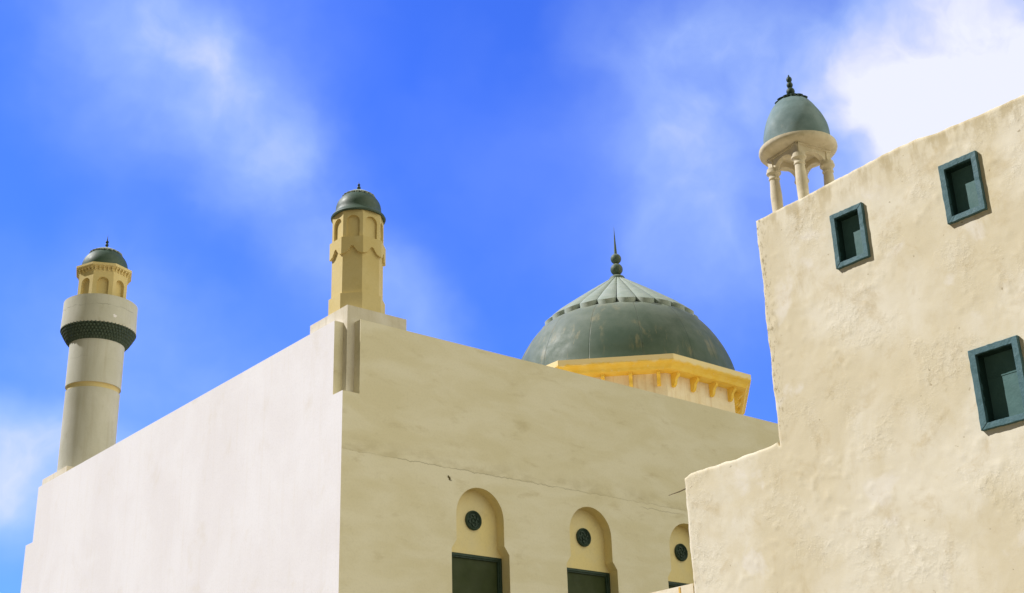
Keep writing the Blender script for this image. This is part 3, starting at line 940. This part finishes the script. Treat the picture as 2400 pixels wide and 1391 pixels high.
def window(y0, y1, z0, z1, depth, fy, fz):
    """a shallow teal recess with a proud mitred frame; y runs from y0 (far) to y1 (near)"""
    iy0, iy1, iz0, iz1 = y0 - fy, y1 + fy, z0 + fz, z1 - fz
    rec = MB(); xb = XF + depth; xf = XF - 0.02
    c = [(iy0, iz0), (iy1, iz0), (iy1, iz1), (iy0, iz1)]
    for k in range(4):
        a, b = c[k], c[(k + 1) % 4]
        rec.prism([(xf, a[0], a[1]), (xf, b[0], b[1]), (xb + .02, b[0], b[1]), (xb + .02, a[0], a[1])],
                  ((0, 0, -0.015), (0, -0.015, 0), (0, 0, 0.015), (0, 0.015, 0))[k])
    w = rec.build('window', M['teal_dark'], house)
    fr = MB(); P0 = 0.058
    o = [(y0, z0), (y1, z0), (y1, z1), (y0, z1)]
    j = lambda s: random.uniform(-s, s)
    o = [(a + j(.006), b + j(.006)) for a, b in o]
    for k in range(4):
        a, b, cc, d = o[k], o[(k + 1) % 4], c[(k + 1) % 4], c[k]
        NSEG = 14; rows = []
        for q in range(NSEG + 1):
            t = q / NSEG
            oy, oz = a[0] + (b[0] - a[0]) * t, a[1] + (b[1] - a[1]) * t
            iy, iz = d[0] + (cc[0] - d[0]) * t, d[1] + (cc[1] - d[1]) * t
            if 0 < q < NSEG:
                oy += j(.004); oz += j(.004); iy += j(.002); iz += j(.002)
            pr = P0 + j(.002) + k * 0.0015
            rows.append([(XF + 0.03, oy, oz), (XF - pr + .006, oy, oz), (XF - pr, oy * .93 + iy * .07, oz * .93 + iz * .07), (XF - pr + .003, iy * .95 + oy * .05, iz * .95 + oz * .05), (XF - pr + .01, iy, iz), (XF + 0.0, iy, iz)])
        n = 6
        fr.add([p for r_ in rows for p in r_], [(q * n + i, q * n + i + 1, (q + 1) * n + i + 1, (q + 1) * n + i) for q in range(NSEG) for i in range(n - 1)])
    fr.build('frame', M['teal'], w)
    sh = MB()
    sh.box(xb, xb + 0.02, iy1, iy0, iz0, iz1)
    nb_ = 3
    if z1 < 9: sh.box(xb - 0.006, xb, iy1, iy0, iz0 + 0.655, iz0 + 0.672)
    sh.build('shutter', M['teal_mid'], w)
for (y0, y1, z0, z1), fy, fz in zip(WINS, (0.088, 0.09, 0.098), (0.08, 0.09, 0.09)):
    window(y0, y1, z0, z1, 0.125 if z1 > 9 else 0.155, fy, fz)

# ------------------------------------------------------------------ low annex wall beside the house
an = MB()
an.box(XF + 0.03, XF + 4.3, YL + 0.01, -9.0, 0, 5.575)
annex = an.build('annex_block', M['annex'])
tag(annex, 'low cream wall with a thin yellow stripe, below and left of the old house', 'wall')
st = MB()
st.box(XF + 0.022, XF + 0.028, -18.475, -18.435, 0.3, 5.56)
st.build('painted_stripe', M['stripe'], annex)

# ------------------------------------------------------------------ twigs sticking out of the house corner
tw = MB()
tip = Vector((-4.9, -18.30, 7.150))
for root, r in (((-4.86, -18.84, 7.205), 0.009), ((-4.93, -18.84, 7.160), 0.008)):
    a = Vector(root); prev = a
    for k in range(1, 5):
        q = a.lerp(tip, k / 4) + Vector((0, 0, 0.006 * math.sin(k * 1.9)))
        if k == 4: q = tip
        tw.tube(prev, q, r * (1 - .12 * (k - 1)), r * (1 - .12 * k), 8); prev = q
tag(tw.build('dry_twigs', M['twig']), 'two thin dry twigs meeting at a point, poking from the house corner', 'twigs')

# ------------------------------------------------------------------ open cupola on the house roof
CX, CY = -4.2, -21.331
cup = empty('rooftop_cupola', (CX, CY, 11.25))
tag(cup, 'small open cupola with columns and pale green egg-shaped dome on the old house roof', 'cupola')
vd = math.atan2(CY - CAMY, CX - CAMX)          # the cupola stands cornerwise on the roof
CR, CT = 0.455, 12.40
def colpos(k):
    a = vd + PI + k * PI / 2
    return CX + CR * math.cos(a), CY + CR * math.sin(a), a
for k in range(4):
    x, y, a = colpos(k)
    c = MB()
    pr = [(0.10, 11.18), (0.10, 11.26), (0.085, 11.30), (0.082, 11.40), (0.088, 11.9), (0.074, 12.16), (0.072, 12.19), (0.086, 12.205), (0.086, 12.225), (0.076, 12.24), (0.078, 12.27), (0.098, 12.30), (0.112, 12.315), (0.112, 12.345), (0.10, 12.35), (0.10, CT)]
    c.lathe(x, y, [(q * 1.13, w) for q, w in pr], 20)
    co_ = c.build('column', M['stone'], cup, True, 30)
ar = MB()
WT = 0.05
for k in range(4):
    th = vd + PI + PI / 4 + k * PI / 2
    ap = CR * math.cos(PI / 4); hw = CR * math.sin(PI / 4)
    Fo = Face(CX, CY, ap + WT, th)
    op = arch(0, hw - 0.10, 12.35, 12.37, 14, 0.135)
    for s in (0, 1):
        dd = 0 if s == 0 else -2 * WT
        outer = [(-hw - (WT if s == 0 else -WT), 12.35)] + op + [(hw + (WT if s == 0 else -WT), 12.35), (hw + (WT if s == 0 else -WT), 12.66), (-hw - (WT if s == 0 else -WT), 12.66)]
        poly_holes(ar, outer, [], lambda u, z: Fo(u, dd, z))
    for p_, q_ in zip(op, op[1:]):
        ar.quad(Fo(p_[0], 0, p_[1]), Fo(q_[0], 0, q_[1]), Fo(q_[0], -2 * WT, q_[1]), Fo(p_[0], -2 * WT, p_[1]))
    # raised corner pilaster and a string course
    for s in (-1, 1):
        u1 = s * (hw + WT); u2 = s * (hw - 0.055)
        ar.prism([Fo(u1, 0.0, 12.35), Fo(u2, 0.0, 12.35), Fo(u2, 0.0, 12.64), Fo(u1, 0.0, 12.64)], Fo.n * 0.016)
    ar.prism([Fo(-hw - WT, 0, 12.565), Fo(hw + WT, 0, 12.565), Fo(hw + WT, 0, 12.60), Fo(-hw - WT, 0, 12.60)], Fo.n * 0.026)
ar.build('arcade', M['stone'], cup)
rg = MB()
rg.lathe(CX, CY, [(0.0, 12.60), (0.44, 12.60), (0.50, 12.605), (0.58, 12.615), (0.635, 12.635), (0.665, 12.67), (0.672, 12.70), (0.668, 12.735), (0.64, 12.75), (0.0, 12.76)], 72)
rg.build('eave_ring', M['stone'], cup, True, 40)
dm = MB()
pr = [(0.565, 12.74), (0.572, 12.86), (0.568, 12.98), (0.552, 13.09), (0.525, 13.20), (0.483, 13.32), (0.428, 13.43), (0.366, 13.54), (0.288, 13.635), (0.195, 13.71), (0.09, 13.755), (0.0, 13.775)]
pr = smooth(pr, 3)
dm.lathe(CX, CY, pr, 64)
# hand-made unevenness
dm.v = [tuple(Vector(p) + Vector(((p[0] - CX), (p[1] - CY), 0)) * 0.03 * noise.noise(Vector(p) * 3)) for p in dm.v]
dmo = dm.build('dome', M['dome_pale'], cup, True, 60)
petal_cap(CX, CY, 0.03, 13.785, 0.30, 13.655, 12, 0.015, 0.012, 0.0, 0.01, 0.25).build('petal_cap', M['dark_green'], dmo, True, 40)
fi = MB()
fi.lathe(CX, CY, [(0.0, 13.72), (0.055, 13.775), (0.05, 13.80), (0.025, 13.815)] + ball(0.074, 13.890, 12, 1.1)[2:-1] + ball(0.055, 14.025, 12, 1.15)[2:-1] + ball(0.050, 14.138, 12, 1.2)[2:-1] + [(0.010, 14.195), (0.016, 14.215), (0.0, 14.245)], 20)
fi.build('finial', M['dark_green'], dmo, True)
